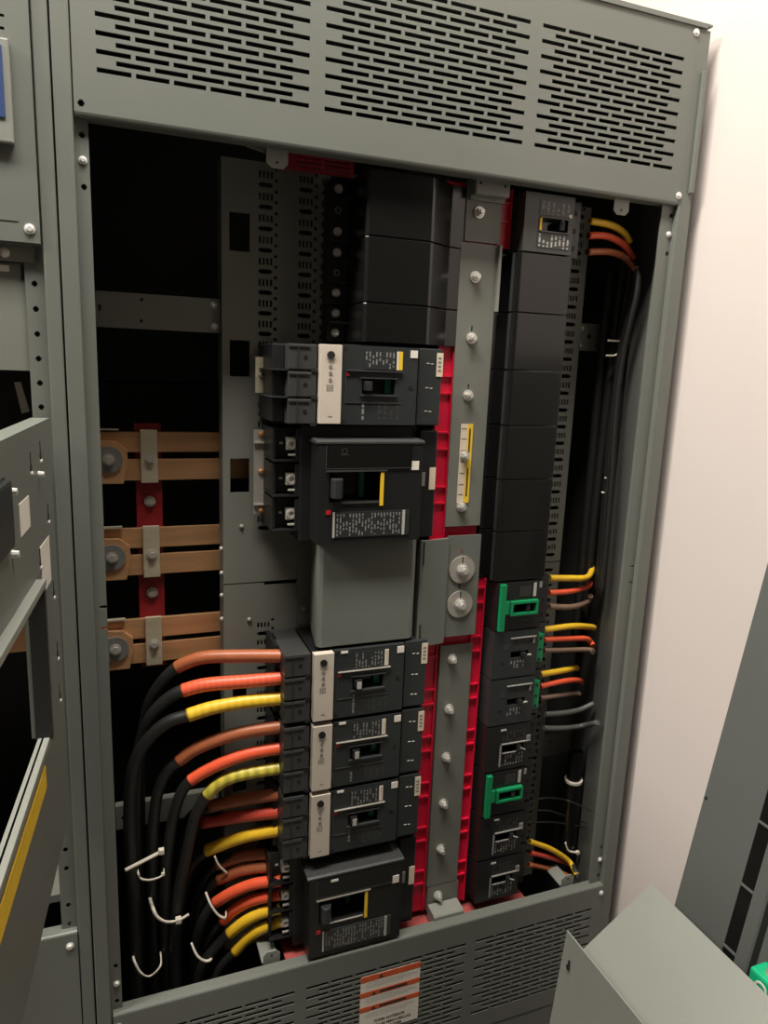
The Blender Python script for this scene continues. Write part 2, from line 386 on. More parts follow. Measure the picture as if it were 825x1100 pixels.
# red insulating barriers above and below the breaker stack
rs = part('red_barrier', MB().plate(232, 334, 1958, 1990, 70, 73, [(x, x + 34, z, z + 2) for z in (1962, 1968, 1974) for x in (252, 292)]).box(232, 334, 73, 128, 1988, 1990), 'dark_red', cab)
part('red_barrier', MB().box(244, 700, 26, 126, 734, 738), 'pink_glass', cab)

# ------------------------------------------------------------------ neighbouring section on the left
nb = thing('switchboard_cabinet', (-460, 300, ZF), 'grey switchboard section at the left edge with its hinged trim swung open', 'cabinet')
u, f = upright(nb, -62.5, -46, -84, -62.6, [(-74, 1809 - 28.6 * i) for i in range(20)] + [(-74, z) for z in (1035, 1006, 948, 918)])
d = part('upper_door', MB().plate(-700, -64.5, 1824, 2216, -2, 0, [(-118, -88.5, 2052.5, 2055.5), (-118, -89, 2040, 2043)]).box(-700, -64.5, 0, 16, 1822, 1824).box(-66.5, -64.5, 0, 16, 1824, 2216).box(-700, -86.5, -2.6, -2, 1846, 1848), 'grey_paint', nb)
screw(d, -75, -2, 1839, 6)
pl = part('meter_plate', MB().box(-420, -85, -10, -2.2, 1925, 2030, 2), 'grey_light', nb)
part('badge', MB().box(-400, -92, -11.5, -10, 1950, 2022, .6), 'blue_badge', pl, 'blue badge')
ip = part('inner_panel', MB().box(-700, -80, 14, 17, 1680, 1802), 'grey_pan', nb)
ir = part('inner_rail', MB().box(-700, -72, 8, 11, 1803, 1822), 'grey_pan', nb)
screw(ir, -103, 8, 1812, 5.5)
part('rail_label', B(-160, -100, 13.2, 13.9, 1792, 1799), 'white_label', ip)
part('panel_window', B(-88, -80.5, 13.4, 14, 1783, 1801), 'void_black', ip)
part('back_panel', B(-700, -64, 636, 640, ZF + 1, 2216), 'shaded_dark_steel', nb)
part('side_panel', B(-66, -64, 44, 636, ZF + 1, 2216), 'shaded_dark_steel', nb)
part('side_panel', B(-702, -700, 0, 640, ZF + 1, 2216), 'side_steel', nb)
part('roof', B(-702, -46, 0, 640, 2220.5, 2223), 'grey_paint', nb)
part('barrier', B(-698, -68, 420, 423, ZF + 40, 1800), 'shaded_dark_steel', nb)
bc2 = part('lower_cover', MB().plate(-700, -64, 560, 908, 0, 2, []).prism([(0, 908), (1, 910), (3, 911), (20, 911), (20, 909), (2, 908)], -700, -64, 'x'), 'grey_paint', nb)
screw(bc2, -74, 0, 890, 5.4)
part('kick_plate', B(-700, -64, 1, 3, ZF + 2, 558), 'grey_paint', nb)
part('shelf', MB().box(-300, -86, 60, 150, 918, 930), 'grey_pan', nb)
part('bus_bar', MB().box(-300, -100, 200, 210, 1290, 1330), 'copper', nb, 'copper bus bar')
part('bus_bar', MB().box(-150, -112, 160, 200, 1270, 1345), 'copper', nb, 'copper bus bar')
for z in (1322, 1345): part('bus_screw', MB().cyl((-112, 160, z), (0, -1, 0), 6, 5, 10), 'zinc_dull', nb)
part('tag_strip', MB().prism([(-116, 1661), (-108, 1662), (-99, 1622), (-109, 1619)], 150, 151, 'y'), 'white_label', nb, 'white hanging tag strip')
# hinged trim, swung open towards the room (built closed-flat, then turned about its hinge)
ang = math.radians(5)
dx, dy = -math.sin(ang), -math.cos(ang)
HX, HY = -64.5, -12
def swing(v): return Vector((HX + dx * v[0] - dy * v[1], HY + dy * v[0] + dx * v[1], v[2]))
# local: x = distance from the hinge along the trim, y = out of its visible face (towards the right), z = height
def trim_part(name, mb, m, parent=nb, label=None):
    for v in mb.bm.verts: v.co = swing(v.co)
    bmesh.ops.recalc_face_normals(mb.bm, faces=mb.bm.faces[:])
    return part(name, mb, m, parent, label)
dr = trim_part('hinged_trim', MB().plate(0, 640, 1104, 1626, -2, 0, [(144, 560, 1290, 1464), (248, 560, 1530, 1594)]).box(0, 640, -20, -2, 1624, 1626).box(0, 640, -20, -2, 1104, 1106).box(0, 2, -20, -2, 1106, 1624)
   .box(142, 560, -12, -2, 1464, 1466).box(142, 144, -12, -2, 1290, 1464), 'grey_paint', label='open hinged trim with rectangular cut-outs')
trim_part('bezel', MB().box(138, 564, 0, 10, 1460, 1468, .8).box(138, 564, -6, 6, 1282, 1290, .8), 'grey_light', dr)
trim_part('bezel_jamb', MB().box(138, 145, -8, 9, 1288, 1460), 'shaded_dark_steel', dr)
trim_part('trim_label', B(152, 200, 0.1, 0.7, 1528, 1560), 'white_label', dr)
trim_part('trim_label', B(48, 106, 0.1, 0.7, 1440, 1494), 'white_label', dr)
trim_part('caution_strip', B(150, 560, 0.1, 1.2, 1234, 1260), 'yellow_label', dr, 'yellow caution strip')
trim_part('relay', MB().box(250, 420, -18, 6, 1532, 1592, 3), 'charcoal_plastic', dr)
for s_, z in ((72, 1590), (130, 1585), (44, 1515), (108, 1478), (34, 1420), (30, 1340), (30, 1285)):
    trim_part('keyhole', MB().cyl((s_, 0.05, z), (0, 1, 0), 4.5, .6, 12).box(s_ - 1.6, s_ + 1.6, 0.05, .5, z, z + 16), 'void_black', dr)
    trim_part('stud', MB().cyl((s_, 0.1, z - 6), (0, 1, 0), 3.0, 2, 10, r2=2.0), 'screw_white', dr)
for s_, z in ((232, 1578), (240, 1522), (90, 1572)): trim_part('stud', MB().cyl((s_, 0.1, z), (0, 1, 0), 4, 6, 10, r2=3), 'screw_white', dr)

# ------------------------------------------------------------------ copper bus bars in the left compartment
bb = thing('bus_bar_assembly', (80, 190, 1220), 'three pairs of copper bus bars bolted to a red insulating strip beside the pan', 'bus bar')
rows = ((1592, 1562, 1551, 1519), (1445, 1414, 1403, 1371), (1299, 1267, 1258, 1226))
for a, b_, c, d_ in rows:
    part('bus_bar', MB().box(-40, 225, 176, 184, b_, a, .8), 'copper', bb)
    part('bus_bar', MB().box(-40, 225, 176, 184, d_, c, .8), 'copper', bb)
    zc = (b_ + c) / 2
    cp = part('clamp_plate', MB().box(45, 69.5, 169, 175.5, d_ - 3, a + 4, 1), 'tin_plate', bb)
    part('bolt', MB().cyl((57.5, 169, zc - 4), (0, -1, 0), 7.4, 2, 16).cyl((57.5, 167, zc - 4), (0, -1, 0), 5, 4, 6), 'zinc_dull', cp)
    pd = part('splice_pad', MB().prism([(-40, a - 11), (11, a - 13), (26, a - 26), (27, zc - 6), (20, d_ - 3), (-40, d_ - 3)], 165, 175.6, 'y', .8), 'copper', bb)
    part('washer', MB().cyl((0, 165, zc - 4), (0, -1, 0), 19.5, 3.5, 26), 'washer_grey', pd)
    part('bolt', MB().ring((0, 161.5, zc - 4), (0, -1, 0), 5, 8.6, 2).cyl((0, 161.5, zc - 4), (0, -1, 0), 6, 6, 6), 'zinc_dull', pd)
    part('joint_strip', B(-30, 16, 167, 176, a + 3, a + 5.2), 'tin_plate', bb)
ins = part('insulator_strip', MB().box(37.5, 76, 185, 200, 1214, 1604, 1), 'dark_red', bb, 'dark red insulating support strip')
for z in (1485, 1339): part('bolt', MB().cyl((57.5, 185, z), (0, -1, 0), 8.4, 3, 18).cyl((57.5, 182, z), (0, -1, 0), 5.6, 3, 6), 'zinc_dull', ins)

# ------------------------------------------------------------------ bus stack cover in the middle
sp = thing('bus_stack', (530, 100, 740), 'grey bolted cover plates over red insulating rails running up the middle', 'bus stack')
for xa, xb, za, zb in ((470, 497, 752, 1968), (556, 579, 752, 1364), (556, 579, 1884, 1968)):
    part('red_rail', MB().box(xa, xb, 55, 59, za, zb).box(xa, xa + 2.5, 51, 55, za, zb).box(xb - 2.5, xb, 51, 55, za, zb), 'red_plastic', sp, 'bright red insulating rail')
    z = 1948
    k = 0
    while z > zb:
        z -= 26 if k % 2 == 0 else 59.7; k += 1
    while z > za + 4:
        part('rail_rib', B(xa + 2.5, xb - 2.5, 51, 55, z - 1.4, z + 1.4), 'red_plastic', sp)
        z -= 26 if k % 2 == 0 else 59.7; k += 1
part('red_rail', MB().box(497, 556, 55, 59, 752, 1968), 'red_plastic', sp)
def stack_plate(x0, x1, z0, z1, y=48, slots=()):
    return part('cover_plate', MB().plate(x0, x1, z0, z1, y, y + 2.5, list(slots)).box(x0, x0 + 2, y + 2, 54.5, z0, z1).box(x1 - 2, x1, y + 2, 54.5, z0, z1), 'grey_pan', sp)
stack_plate(501, 560, 1888, 1972)
p2 = stack_plate(496, 558, 1456, 1886, slots=[(521, 523.5, 1759, 1767), (521, 523.5, 1672, 1680)])
stack_plate(500, 559, 802, 1254)
stack_plate(502, 562, 752, 800)
part('edge_strip', MB().box(558, 562, 42, 60, 1790, 1886), 'grey_light', sp)
part('top_clip', MB().box(505, 562, 30, 46, 1950, 1972, 3).box(505, 562, 44, 48, 1945, 1965), 'grey_light', sp)
for x in (513, 553): part('clip_hole', MB().cyl((x, 30.2, 1965), (0, -1, 0), 2, .6, 10), 'void_black', sp)
part('bottom_clip', MB().prism([(46, 768), (20, 766), (17, 763), (17, 745), (20, 742), (46, 742)], 502, 560, 'x', 1), 'grey_light', sp)
for z in (1929, 1838, 1749, 1663, 1569, 1488, 1230, 1140, 1051, 963, 874, 781): hex_bolt(sp, 522, 48, z, 8.5)
part('caution_label', B(513, 534, 46.8, 47.6, 1494, 1619), 'cream_label', sp)
part('caution_band', B(525, 534, 46.2, 46.8, 1494, 1619), 'yellow_label', sp)
part('label_print', B(527.5, 530, 45.8, 46.2, 1575, 1612), 'dark_print', sp); part('label_print', B(527.5, 530, 45.8, 46.2, 1505, 1550), 'dark_print', sp)
for z in (1612, 1596, 1578, 1560, 1542, 1524, 1508): part('label_print', B(515, 523, 46.4, 46.8, z - .5, z + .5), 'grey_print', sp)
# splice bracket with two large washers
br = part('splice_bracket', MB().plate(497, 556, 1274, 1443, 37, 39.5, [(521.2, 523.6, 1412, 1421), (521.2, 523.6, 1354, 1363)])
    .prism([(447, 29), (451, 27), (497, 33), (497, 39.5), (451, 32), (447, 44)], 1266, 1440, 'z'), 'grey_paint', sp)
part('bracket_slot', B(450.2, 452, 25.6, 27.6, 1402, 1438), 'void_black', br); part('bracket_slot', B(450.2, 452, 25.6, 27.6, 1268, 1304), 'void_black', br)
for z in (1387, 1329):
    wsh = part('large_washer', MB().cyl((524, 37, z), (0, -1, 0), 22.5, 2.5, 30), 'zinc_dull', sp)
    part('bolt', MB().cyl((524, 34.5, z), (0, -1, 0), 10, 2, 18).cyl((524, 32.5, z), (0, -1, 0), 8, 6, 6, rot=.4).cyl((524, 26.5, z), (0, -1, 0), 4.6, 5, 10), 'zinc', wsh)
    part('washer_mark', B(523, 524.6, 34, 34.6, z + 10, z + 21), 'void_black', wsh)

bl = thing('blank_cover', (360, 75, 1284), 'plain grey steel blank cover box between the upper and lower breakers', 'cover')
part('box', MB().prism([(298, 128), (281, 30), (283, 24), (288, 21), (430, 21), (436, 24), (441, 34), (441, 128)], 1285, 1447, 'z', 1.0), 'grey_paint', bl)
part('base_flange', MB().box(277, 300, 127, 129.5, 1285, 1447), 'grey_paint', bl)
for z in (1432, 1312): screw(bl, 287, 127, z, 3.6, 'zinc_dull')

# ------------------------------------------------------------------ black fillers
def left_filler(z0, z1, screws, label):
    t = thing('blank_filler', (400, 100, z0), label, 'filler', 'left blank fillers')
    part('body', MB().prism([(338, 129), (338, 24), (342, 20), (435, 20), (439, 22), (477, 46), (500, 49), (500, 129)], z0 + .8, z1 - .8, 'z', .8), 'black_plastic', t)
    part('terminal_ledge', MB().box(309, 338, 98, 129, z0 + 1, z1 - 1, 1), 'black_moulded', t)
    n = len(screws)
    for i, (z, big) in enumerate(screws):
        part('barrier_fin', MB().box(309, 338, 86, 98, z + 12.6, z + 15.4, .5), 'black_moulded', t)
        if big: part('terminal_screw', MB().cyl((321, 98, z), (0, -1, 0), 6.6, 3, 14, r2=5.6).cyl((321, 95, z), (0, -1, 0), 4.4, 3, 6), 'screw_white', t)
        else: part('terminal_insert', MB().ring((321, 98, z), (0, -1, 0), 2.6, 5.2, 1.5), 'washer_grey', t)
left_filler(1876, 1962, [(1948, 1), (1919, 0), (1890, 1)], 'black blank filler at the top of the left stack, under the vent cover')
left_filler(1788, 1876, [(1861, 1), (1833, 0), (1805, 1)], 'middle black blank filler of the three left of the bolted spine')
left_filler(1734, 1788, [(1776, 1), (1748, 1)], 'short black blank filler resting just above the upper breaker')
fz = [1877, 1790, 1704, 1618.5, 1533, 1448, 1365]
rl = ['black blank filler directly under the top right breaker', 'second black blank filler below the top right breaker', 'third black blank filler below the top right breaker', 'fourth black blank filler below the top right breaker', 'fifth black blank filler down, level with the red gap in the spine', 'lowest black blank filler, above the green-framed breaker']
for i in range(6):
    z1, z0 = fz[i], fz[i + 1]
    t = thing('blank_filler', (620, 100, z0), rl[i], 'filler', 'right blank fillers')
    part('body', MB().prism([(560, 129), (560, 53), (583, 53), (579, 33), (581, 27), (586, 25), (674, 25), (675, 27), (675, 129)], z0 + .7, z1 - .7, 'z', .8), 'black_plastic', t)
    part('ridge', B(576.5, 579.5, 32, 36, z0 + 1.5, z1 - 1.5), 'charcoal_plastic', t)

# ------------------------------------------------------------------ left breakers
def print_rows(parent, x0, x1, z0, z1, y, n, m='grey_print', seed=1):
    """small printed columns of the rating plate (text runs along the height)"""
    rr = random.Random(seed); w = (x1 - x0) / n
    for i in range(n):
        a = x0 + i * w; zz = z1
        while zz > z0 + 2:
            l = rr.uniform(3, 9); lo = max(z0, zz - l)
            if rr.random() < .75: part('print_mark', B(a + w * .2, a + w * .62, y - .25, y, lo, zz - .8), m, parent)
            zz -= l + rr.uniform(.5, 2.5)

def j_breaker(zt, label, seed, upper=False):
    zb = zt - 112
    t = thing('circuit_breaker', (345, 75, zb), label, 'breaker', 'silver-strip breakers')
    Z = lambda d: zt - d
    hole = [(337, 387, Z(68), Z(46))]
    part('case', MB().box(306, 422, 34, 129, zb, zt, 1.5), 'charcoal_plastic', t)
    fc = part('front_cover', MB().plate(307, 421, zb + 1, zt - 1, 15, 34, hole), 'charcoal_plastic', t)
    part('handle_well', B(337, 387, 32, 34, Z(68), Z(46)), 'gloss_black', fc)
    part('frame_lip', MB().box(334, 390, 12.5, 15, Z(70.5), Z(68)).box(334, 390, 12.5, 15, Z(46), Z(44.5)), 'slate_plastic', fc)
    part('handle', MB().prism([(339, 32), (339, 10), (342, 5), (349, 5), (351, 10), (352, 32)], Z(63), Z(50), 'z', 1), 'black_moulded', t)
    part('handle_tip', B(341, 348, 4.2, 5, Z(62), Z(51)), 'charcoal_plastic' if upper else 'pale_print_glint', t)
    part('status_strip', B(376, 385, 26, 32, Z(67), Z(47)), 'indicator_green', t, 'green status strip')
    # trip unit
    tu = part('trip_unit', MB().box(274.5, 305.5, 11, 24, zb + 2, zt - 2, .8), 'beige_plate', t, 'pale metal trip unit strip')
    part('dial', MB().cyl((289, 11, Z(16)), (0, -1, 0), 5.4, 2.2, 18), 'void_black', tu)
    for d in (31, 40, 49): part('selector', MB().cyl((289, 11, Z(d)), (0, -1, 0), 2.4, 1, 10), 'grey_print', tu)
    for i in range(3):
        for k in range(3): part('print_mark', B(284 + i * 3.4, 286.2 + i * 3.4, 10.7, 11, Z(58 + k * 3.2), Z(56 + k * 3.2)), 'grey_print', tu)
    part('print_mark', B(287, 293, 10.7, 11, Z(100), Z(99)), 'grey_print', tu)
    part('trip_base', B(274.5, 306, 24, 129, zb + 2, zt - 3), 'black_moulded', t)
    # terminal covers at the cable end, one per pole
    for i in range(3):
        za, zc = Z(38 + 37 * i), Z(2 + 37 * i)
        tcv = part('terminal_cover', MB().box(232, 272, 20, 90, za + .8, zc - .8, 1.4).box(236, 272, 90, 129, za + 1, zc - 1), 'slate_plastic', t)
        part('cover_vent', MB().cyl((256, 19.9, (za + zc) / 2), (0, -1, 0), 3, .4, 10), 'black_moulded', tcv)
        part('cover_rib', MB().box(232.5, 262, 18.6, 20, zc - 5, zc - 3.6).box(244, 246, 18.6, 20, za + 3, zc - 6), 'charcoal_plastic', tcv)
        part('latch_notch', B(264, 273, 18.4, 20.2, za - 1.5, za + 3.5), 'void_black', tcv)
        part('cable_entry', MB().cyl((232.2, 55, (za + zc) / 2 + 1), (-1, 0, 0), 12, .6, 16), 'void_black', tcv)
    part('side_rib', MB().box(226, 232, 60, 129, zb + 2, zt - 2), 'black_moulded', t)
    # rating plate, yellow and white stickers
    rp = part('rating_plate', B(339, 388, 14.2, 15, Z(33), Z(6)), 'charcoal_plastic', t)
    print_rows(rp, 340, 386, Z(32), Z(8), 14.2, 9, 'grey_print', seed)
    part('yellow_sticker', B(391, 397 if upper else 394.5, 14, 15, Z(33), Z(7)), 'yellow_label' if upper else 'cream_label', t); part('white_strip', B(388, 390.6, 14, 15, Z(33), Z(7)), 'white_label', t)
    part('white_sticker', B(409, 420, 14, 15, Z(15), Z(4.5)), 'white_label', t, 'small square white sticker')
    part('ridge', MB().box(313, 398, 11.5, 15, Z(36.6), Z(35), .4), 'zinc_dull' if not upper else 'slate_plastic', t)  # pale metal colour on lower units paints light catching this glossy edge
    part('panel_line', MB().box(312, 313.4, 14, 15, Z(80), Z(36)).box(312, 396, 14, 15, Z(80.6), Z(79.6)), 'slate_plastic', t)
    part('trip_button', B(313, 318, 13.6, 15, Z(43), Z(39)), 'signal_red', t)
    if not upper: part('white_tag', B(317, 328, 13.8, 15, Z(6), Z(2.5)), 'white_label', t)
    print_rows(t, 336, 344, Z(106), Z(74), 15, 1, 'grey_print', seed + 5)
    print_rows(t, 360, 398, Z(104), Z(82), 15, 4, 'slate_plastic', seed + 6)
    part('rivet', MB().cyl((411, 15, Z(56)), (0, -1, 0), 3, 1, 12), 'void_black', t)
    for x, d in ((311, 6), (311, 106)): part('corner_screw', MB().cyl((x, 15.2, Z(d)), (0, -1, 0), 2.6, .6, 10), 'void_black', t)
    # mounting end by the red rail
    me = part('mounting_end', MB().box(424.5, 462, 20, 129, zb + .5, zt - .5, 1.6), 'charcoal_plastic', t)
    for d in (21, 56, 90): part('mark', MB().box(437, 441.5, 19.4, 20, Z(d + 1), Z(d)).box(444, 448, 19.4, 20, Z(d + 1.6), Z(d + .6)), 'white_label', me)
    part('side_label', B(453, 463, 18.8, 19.6, Z(40), Z(6)), 'cream_label', me)
    for d in (12, 18, 24, 30): part('print_mark', B(455, 460, 18.5, 18.8, Z(d + 3), Z(d)), 'grey_print', me)
    return t
ju = j_breaker(1730, 'dark grey breaker with a pale trip strip, alone above the large black breaker', 3, True)
# mounting foot of the upper breaker
part('mounting_foot', MB().plate(203, 236, 1657, 1708, 100, 103, [(223, 227, 1686, 1697), (223, 227, 1664, 1675)]).box(203, 236, 103, 112, 1706, 1708), 'tin_plate', ju)
screw(ju, 211, 100, 1683, 4, 'zinc_dull')
for z in (1692, 1655): part('phase_barrier', MB().box(208, 262, 22, 110, z - .8, z + .8), 'charcoal_plastic', ju)
part('line_terminal', MB().box(214, 232, 40, 129, 1620, 1727, 2), 'black_moulded', ju)
j_breaker(1281, 'uppermost of the three cabled dark grey breakers, right under the blank grey box', 11)
j_breaker(1164.5, 'middle of the three cabled dark grey breakers with pale trip strips', 12)
j_breaker(1048, 'lowest of the three cabled dark grey breakers, above the wide black breaker', 13)

def l_breaker(zt, label, seed, cabled):
    zb = zt - 171; Z = lambda d: zt - d
    t = thing('circuit_breaker', (345, 75, zb), label, 'breaker', 'wide black breakers')
    part('case', MB().box(256, 436, 42, 129, zb, zt, 2), 'black_moulded', t)
    hole = [(288, 368, Z(106), Z(62))]
    fc = part('front_cover', MB().plate(272, 430, Z(166), Z(22), 1, 42, hole), 'black_moulded', t)
    part('hood', MB().prism([(42, Z(16)), (4, Z(18)), (0, Z(19.5)), (0, Z(23)), (42, Z(23))], 268, 432, 'x', .6), 'slate_plastic', t)
    part('handle_well', B(288, 368, 38, 42, Z(106), Z(62)), 'gloss_black', fc)
    part('handle', MB().prism([(291, 38), (290, -4), (294, -11), (302, -11), (307, -4), (309, 38)], Z(99), Z(71), 'z', 1.5), 'charcoal_plastic', t)
    part('status_strip', B(342, 349, 28, 38, Z(104), Z(66)), 'indicator_green', t)
    part('frame_lip', MB().box(283, 374, -2, 1, Z(62), Z(59.8)).box(305, 362, -1, 1, Z(108), Z(106.4)), 'zinc_dull' if cabled else 'slate_plastic', t)
    part('yellow_strip', B(364.5, 369.5, -1.2, .8, Z(112), Z(63)), 'yellow_label', t)
    up = part('upper_window', MB().box(283, 412, -.6, 1, Z(57), Z(25)), 'black_plastic', t)
    part('window_border', MB().box(282, 283, -1, 0, Z(57), Z(25)).box(282, 412, -1, 0, Z(58), Z(57)), 'slate_plastic', up)
    if not cabled: part('emblem', MB().ring((309, -.6, Z(33)), (0, -1, 0), 3.4, 4.4, .3, 16).box(303, 316, -.9, -.6, Z(38.6), Z(37.6)), 'slate_plastic', up)
    if cabled: part('white_tag', B(306, 318, -1.2, -.6, Z(32), Z(28)), 'white_label', up)
    part('white_sticker', B(412, 424, 0, 1, Z(61), Z(48)), 'white_label', t, 'small square white sticker')
    part('trip_button', B(284, 291, -.2, 1, Z(123), Z(117)), 'signal_red', t)
    rp = part('rating_plate', B(294, 412, -.2, 1, Z(157), Z(120)), 'slate_plastic' if cabled else 'charcoal_plastic', t)
    print_rows(rp, 299, 404, Z(155), Z(122), -.2, 22, 'grey_print', seed)
    part('white_strip', B(294, 297, -.7, -.2, Z(157), Z(120)), 'pale_print_glint', rp); part('white_strip', B(401, 405, -.7, -.2, Z(157), Z(120)), 'pale_print_glint', rp)
    me = part('mounting_end', MB().box(437, 466, 30, 129, zb + 1, zt - 6, 2), 'black_moulded', t)
    part('bar_label', B(438, 448, 29, 30, Z(90), Z(69)), 'grey_print', me); part('side_label', B(455, 465, 28.6, 29.6, Z(96), Z(62)), 'cream_label', me)
    for i in range(3):
        zl = Z(28 + 51 * i)
        lb = part('terminal_block', MB().box(218, 256, 62, 129, zl - 22, zl + 22, 1.6).box(218, 222, 50, 62, zl - 22, zl + 22).box(250, 256, 44, 62, zl - 22, zl + 22).box(218, 256, 44, 129, zl - 25, zl - 22.4), 'black_moulded', t)
        part('lug', MB().box(238, 254, 50, 61, zl - 9, zl + 9, 1.2), 'zinc_dull', lb)
        part('lug_screw', MB().ring((246, 50, zl), (0, -1, 0), 4, 7, 3, 14), 'zinc', lb)
        part('clip', MB().box(240, 254, 46, 49, zl - 17, zl - 14, .6), 'zinc', lb)
        part('dot', B(230, 235, 60.6, 61.8, zl - 1.5, zl + 1.5), 'zinc', lb)
    return t
lu = l_breaker(1616, 'large wide black breaker below the upper grey breaker, with bare terminals', 21, False)
part('mounting_foot', MB().plate(203, 240, 1474, 1602, 112, 115, [(222, 226, 1550, 1564), (230, 234, 1550, 1564), (222, 226, 1520, 1534), (230, 234, 1520, 1534)]).box(203, 240, 108, 112, 1582, 1584).box(203, 240, 108, 112, 1488, 1490), 'zinc_dull', lu)
for z in (1596, 1540, 1480): screw(lu, 214, 112, z, 4.6, 'copper')
l_breaker(929, 'large wide black breaker at the foot of the left stack, paired cables on each phase', 22, True)

# ------------------------------------------------------------------ right breakers
def r_breaker(z1, label, kind, seed, group='small right-hand breakers'):
    z0 = z1 - 84.5; Z = lambda d: z1 - d
    t = thing('circuit_breaker', (630, 75, z0), label, 'breaker', group)
    m = {'top': 'slate_plastic', 'green': 'black_moulded', 'strip': 'charcoal_plastic', 'plain': 'black_moulded'}[kind]
    part('case', MB().box(585.5, 672, 40, 129, z0, z1 - .6, 1.2), m, t)
    hz = {'top': (617, 661, 35, 53), 'green': (617, 655, 38, 52), 'strip': (620, 655, 38, 50), 'plain': (616, 660, 37, 51)}[kind]
    x0, x1, da, db = hz
    fc = part('front_cover', MB().plate(586, 672, z0 + .5, z1 - 1, 25, 40, [(x0, x1, Z(db), Z(da))]), m, t)
    part('handle_well', B(x0, x1, 38, 40, Z(db), Z(da)), 'gloss_black', fc)
    part('mounting_end', MB().box(580, 588, 54, 129, z0 + .6, z1 - 1, 1), 'black_moulded' if kind != 'top' else 'charcoal_plastic', t)
    te = part('terminal_end', MB().box(673, 699, 46, 129, z0 + .6, z1 - 1, 1.2), 'charcoal_plastic' if kind in ('top', 'strip') else 'black_moulded', t)
    for d in (18, 44, 70): part('terminal_hole', MB().cyl((688, 46.1, Z(d)), (0, -1, 0), 4.2, .5, 12), 'void_black', te)
    hm = 'black_moulded'
    part('handle', MB().prism([(x1 - 16, 38), (x1 - 15, 20), (x1 - 11, 17), (x1 - 7, 20), (x1 - 5, 38)], Z(db - 2), Z(da + 2), 'z', .8), hm, t)
    if kind == 'top':
        part('frame_lip', MB().box(613, 665, 22, 25, Z(55), Z(53)).box(613, 665, 22, 25, Z(35), Z(33)).box(661, 665, 22, 25, Z(53), Z(35)), 'slate_plastic', t)
        part('yellow_strip', B(612, 615.5, 23, 25, Z(53), Z(35)), 'yellow_label', t)
        part('trip_button', MB().cyl((665, 25, Z(50)), (0, -1, 0), 3, 1, 10), 'signal_red', t)
        rp = part('rating_plate', B(611, 668, 24.2, 25, Z(31), Z(10)), 'slate_plastic', t); print_rows(rp, 613, 666, Z(30), Z(11), 24.2, 6, 'grey_print', seed)
        rp = part('rating_plate', B(610, 668, 24.2, 25, Z(77), Z(56)), 'slate_plastic', t); print_rows(rp, 611, 668, Z(76), Z(57), 24.2, 8, 'pale_print_glint', seed + 1)
        part('white_sticker', B(663, 668, 24, 25, Z(31), Z(26)), 'white_label', t)
    if kind == 'green':
        part('green_frame', MB().box(590, 600, 18, 25, Z(83), Z(3), .6).box(599, 607, 18, 25, Z(54), Z(32), .6), 'green_plastic', t, 'green handle-lock frame')
        part('green_bezel', MB().plate(610, 662, Z(57), Z(33), 17, 25, [(614, 658, Z(53), Z(37))]), 'green_plastic', t)
        part('print_plate', B(628, 650, 24.2, 25, Z(27), Z(10)), 'dark_print', t)
        part('white_strip', B(655, 660, 24, 25, Z(28), Z(5)), 'pale_print_glint', t)
        part('tag', B(666, 671, 24, 25, Z(14), Z(4)), 'grey_print', t)
        part('faint_print', B(632, 652, 24.4, 25, Z(70), Z(67)), 'slate_plastic', t)
    if kind == 'strip':
        part('ridge', MB().box(618, 667, 22, 25, Z(14.6), Z(13)).box(662, 665, 23, 25, Z(26), Z(14)), 'grey_print', t)
        print_rows(t, 621, 655, Z(34), Z(17), 25, 5, 'slate_plastic', seed); print_rows(t, 620, 650, Z(68), Z(54), 25, 5, 'grey_print', seed + 1)
        part('square_mark', B(606, 614, 24.4, 25, Z(34), Z(26)), 'slate_plastic', t)
        part('hole', MB().cyl((606, 25.1, Z(58)), (0, -1, 0), 3, .5, 10), 'void_black', t)
        part('handle_glint', B(648, 655, 16, 18, Z(44), Z(42)), 'pale_print_glint', t)  # pale strip painted as a highlight on the handle
        gs = part('terminal_strip', MB().box(675, 687.5, 30, 46, Z(65), Z(15), 1), 'green_plastic', t, 'green terminal strip')
        for d in (22, 42, 60): part('strip_hole', MB().cyl((681, 30.1, Z(d)), (0, -1, 0), 2.6, .5, 10), 'void_black', gs)
    if kind == 'plain':
        part('frame_line', MB().box(613, 672, 22, 25, Z(35.6), Z(34)).box(613, 615, 22, 25, Z(76), Z(34)).box(618, 645, 22.5, 25, Z(52.6), Z(51.4)), 'grey_print', t)
        part('white_tag', B(613, 623, 24, 25, Z(10), Z(7)), 'pale_print_glint', t)
        print_rows(t, 617, 664, Z(31), Z(12), 25, 7, 'slate_plastic', seed); print_rows(t, 618, 662, Z(76), Z(55), 25, 8, 'grey_print', seed + 1)
        part('white_sticker', B(665, 673, 23.6, 25, Z(33), Z(25)), 'grey_print', t)
        part('handle_glint', MB().prism([(650, Z(42)), (660, Z(47)), (660, Z(48.4)), (650, Z(43.4))], 17, 19, 'y'), 'pale_print_glint', t)  # slanted pale sliver, a handle highlight put in as colour
    return t
r_breaker(1963, 'small grey breaker at the top right under the vent cover, yellow, orange and brown leads', 'top', 31)
r_breaker(1363.5, 'green-framed black breaker right under the lowest filler, beside the large washers', 'green', 32)
r_breaker(1278, 'dark breaker with a green terminal strip, directly under the upper green-framed breaker', 'strip', 33)
r_breaker(1192, 'second dark breaker with a green terminal strip, above the grey wires', 'strip', 34)
r_breaker(1106, 'plain black breaker between the green-strip breakers and the lower green-framed one', 'plain', 35)
r_breaker(1020, 'lower green-framed black breaker with thin black wires at its side', 'green', 36)
r_breaker(934, 'black breaker directly under the lower green-framed breaker', 'plain', 37)
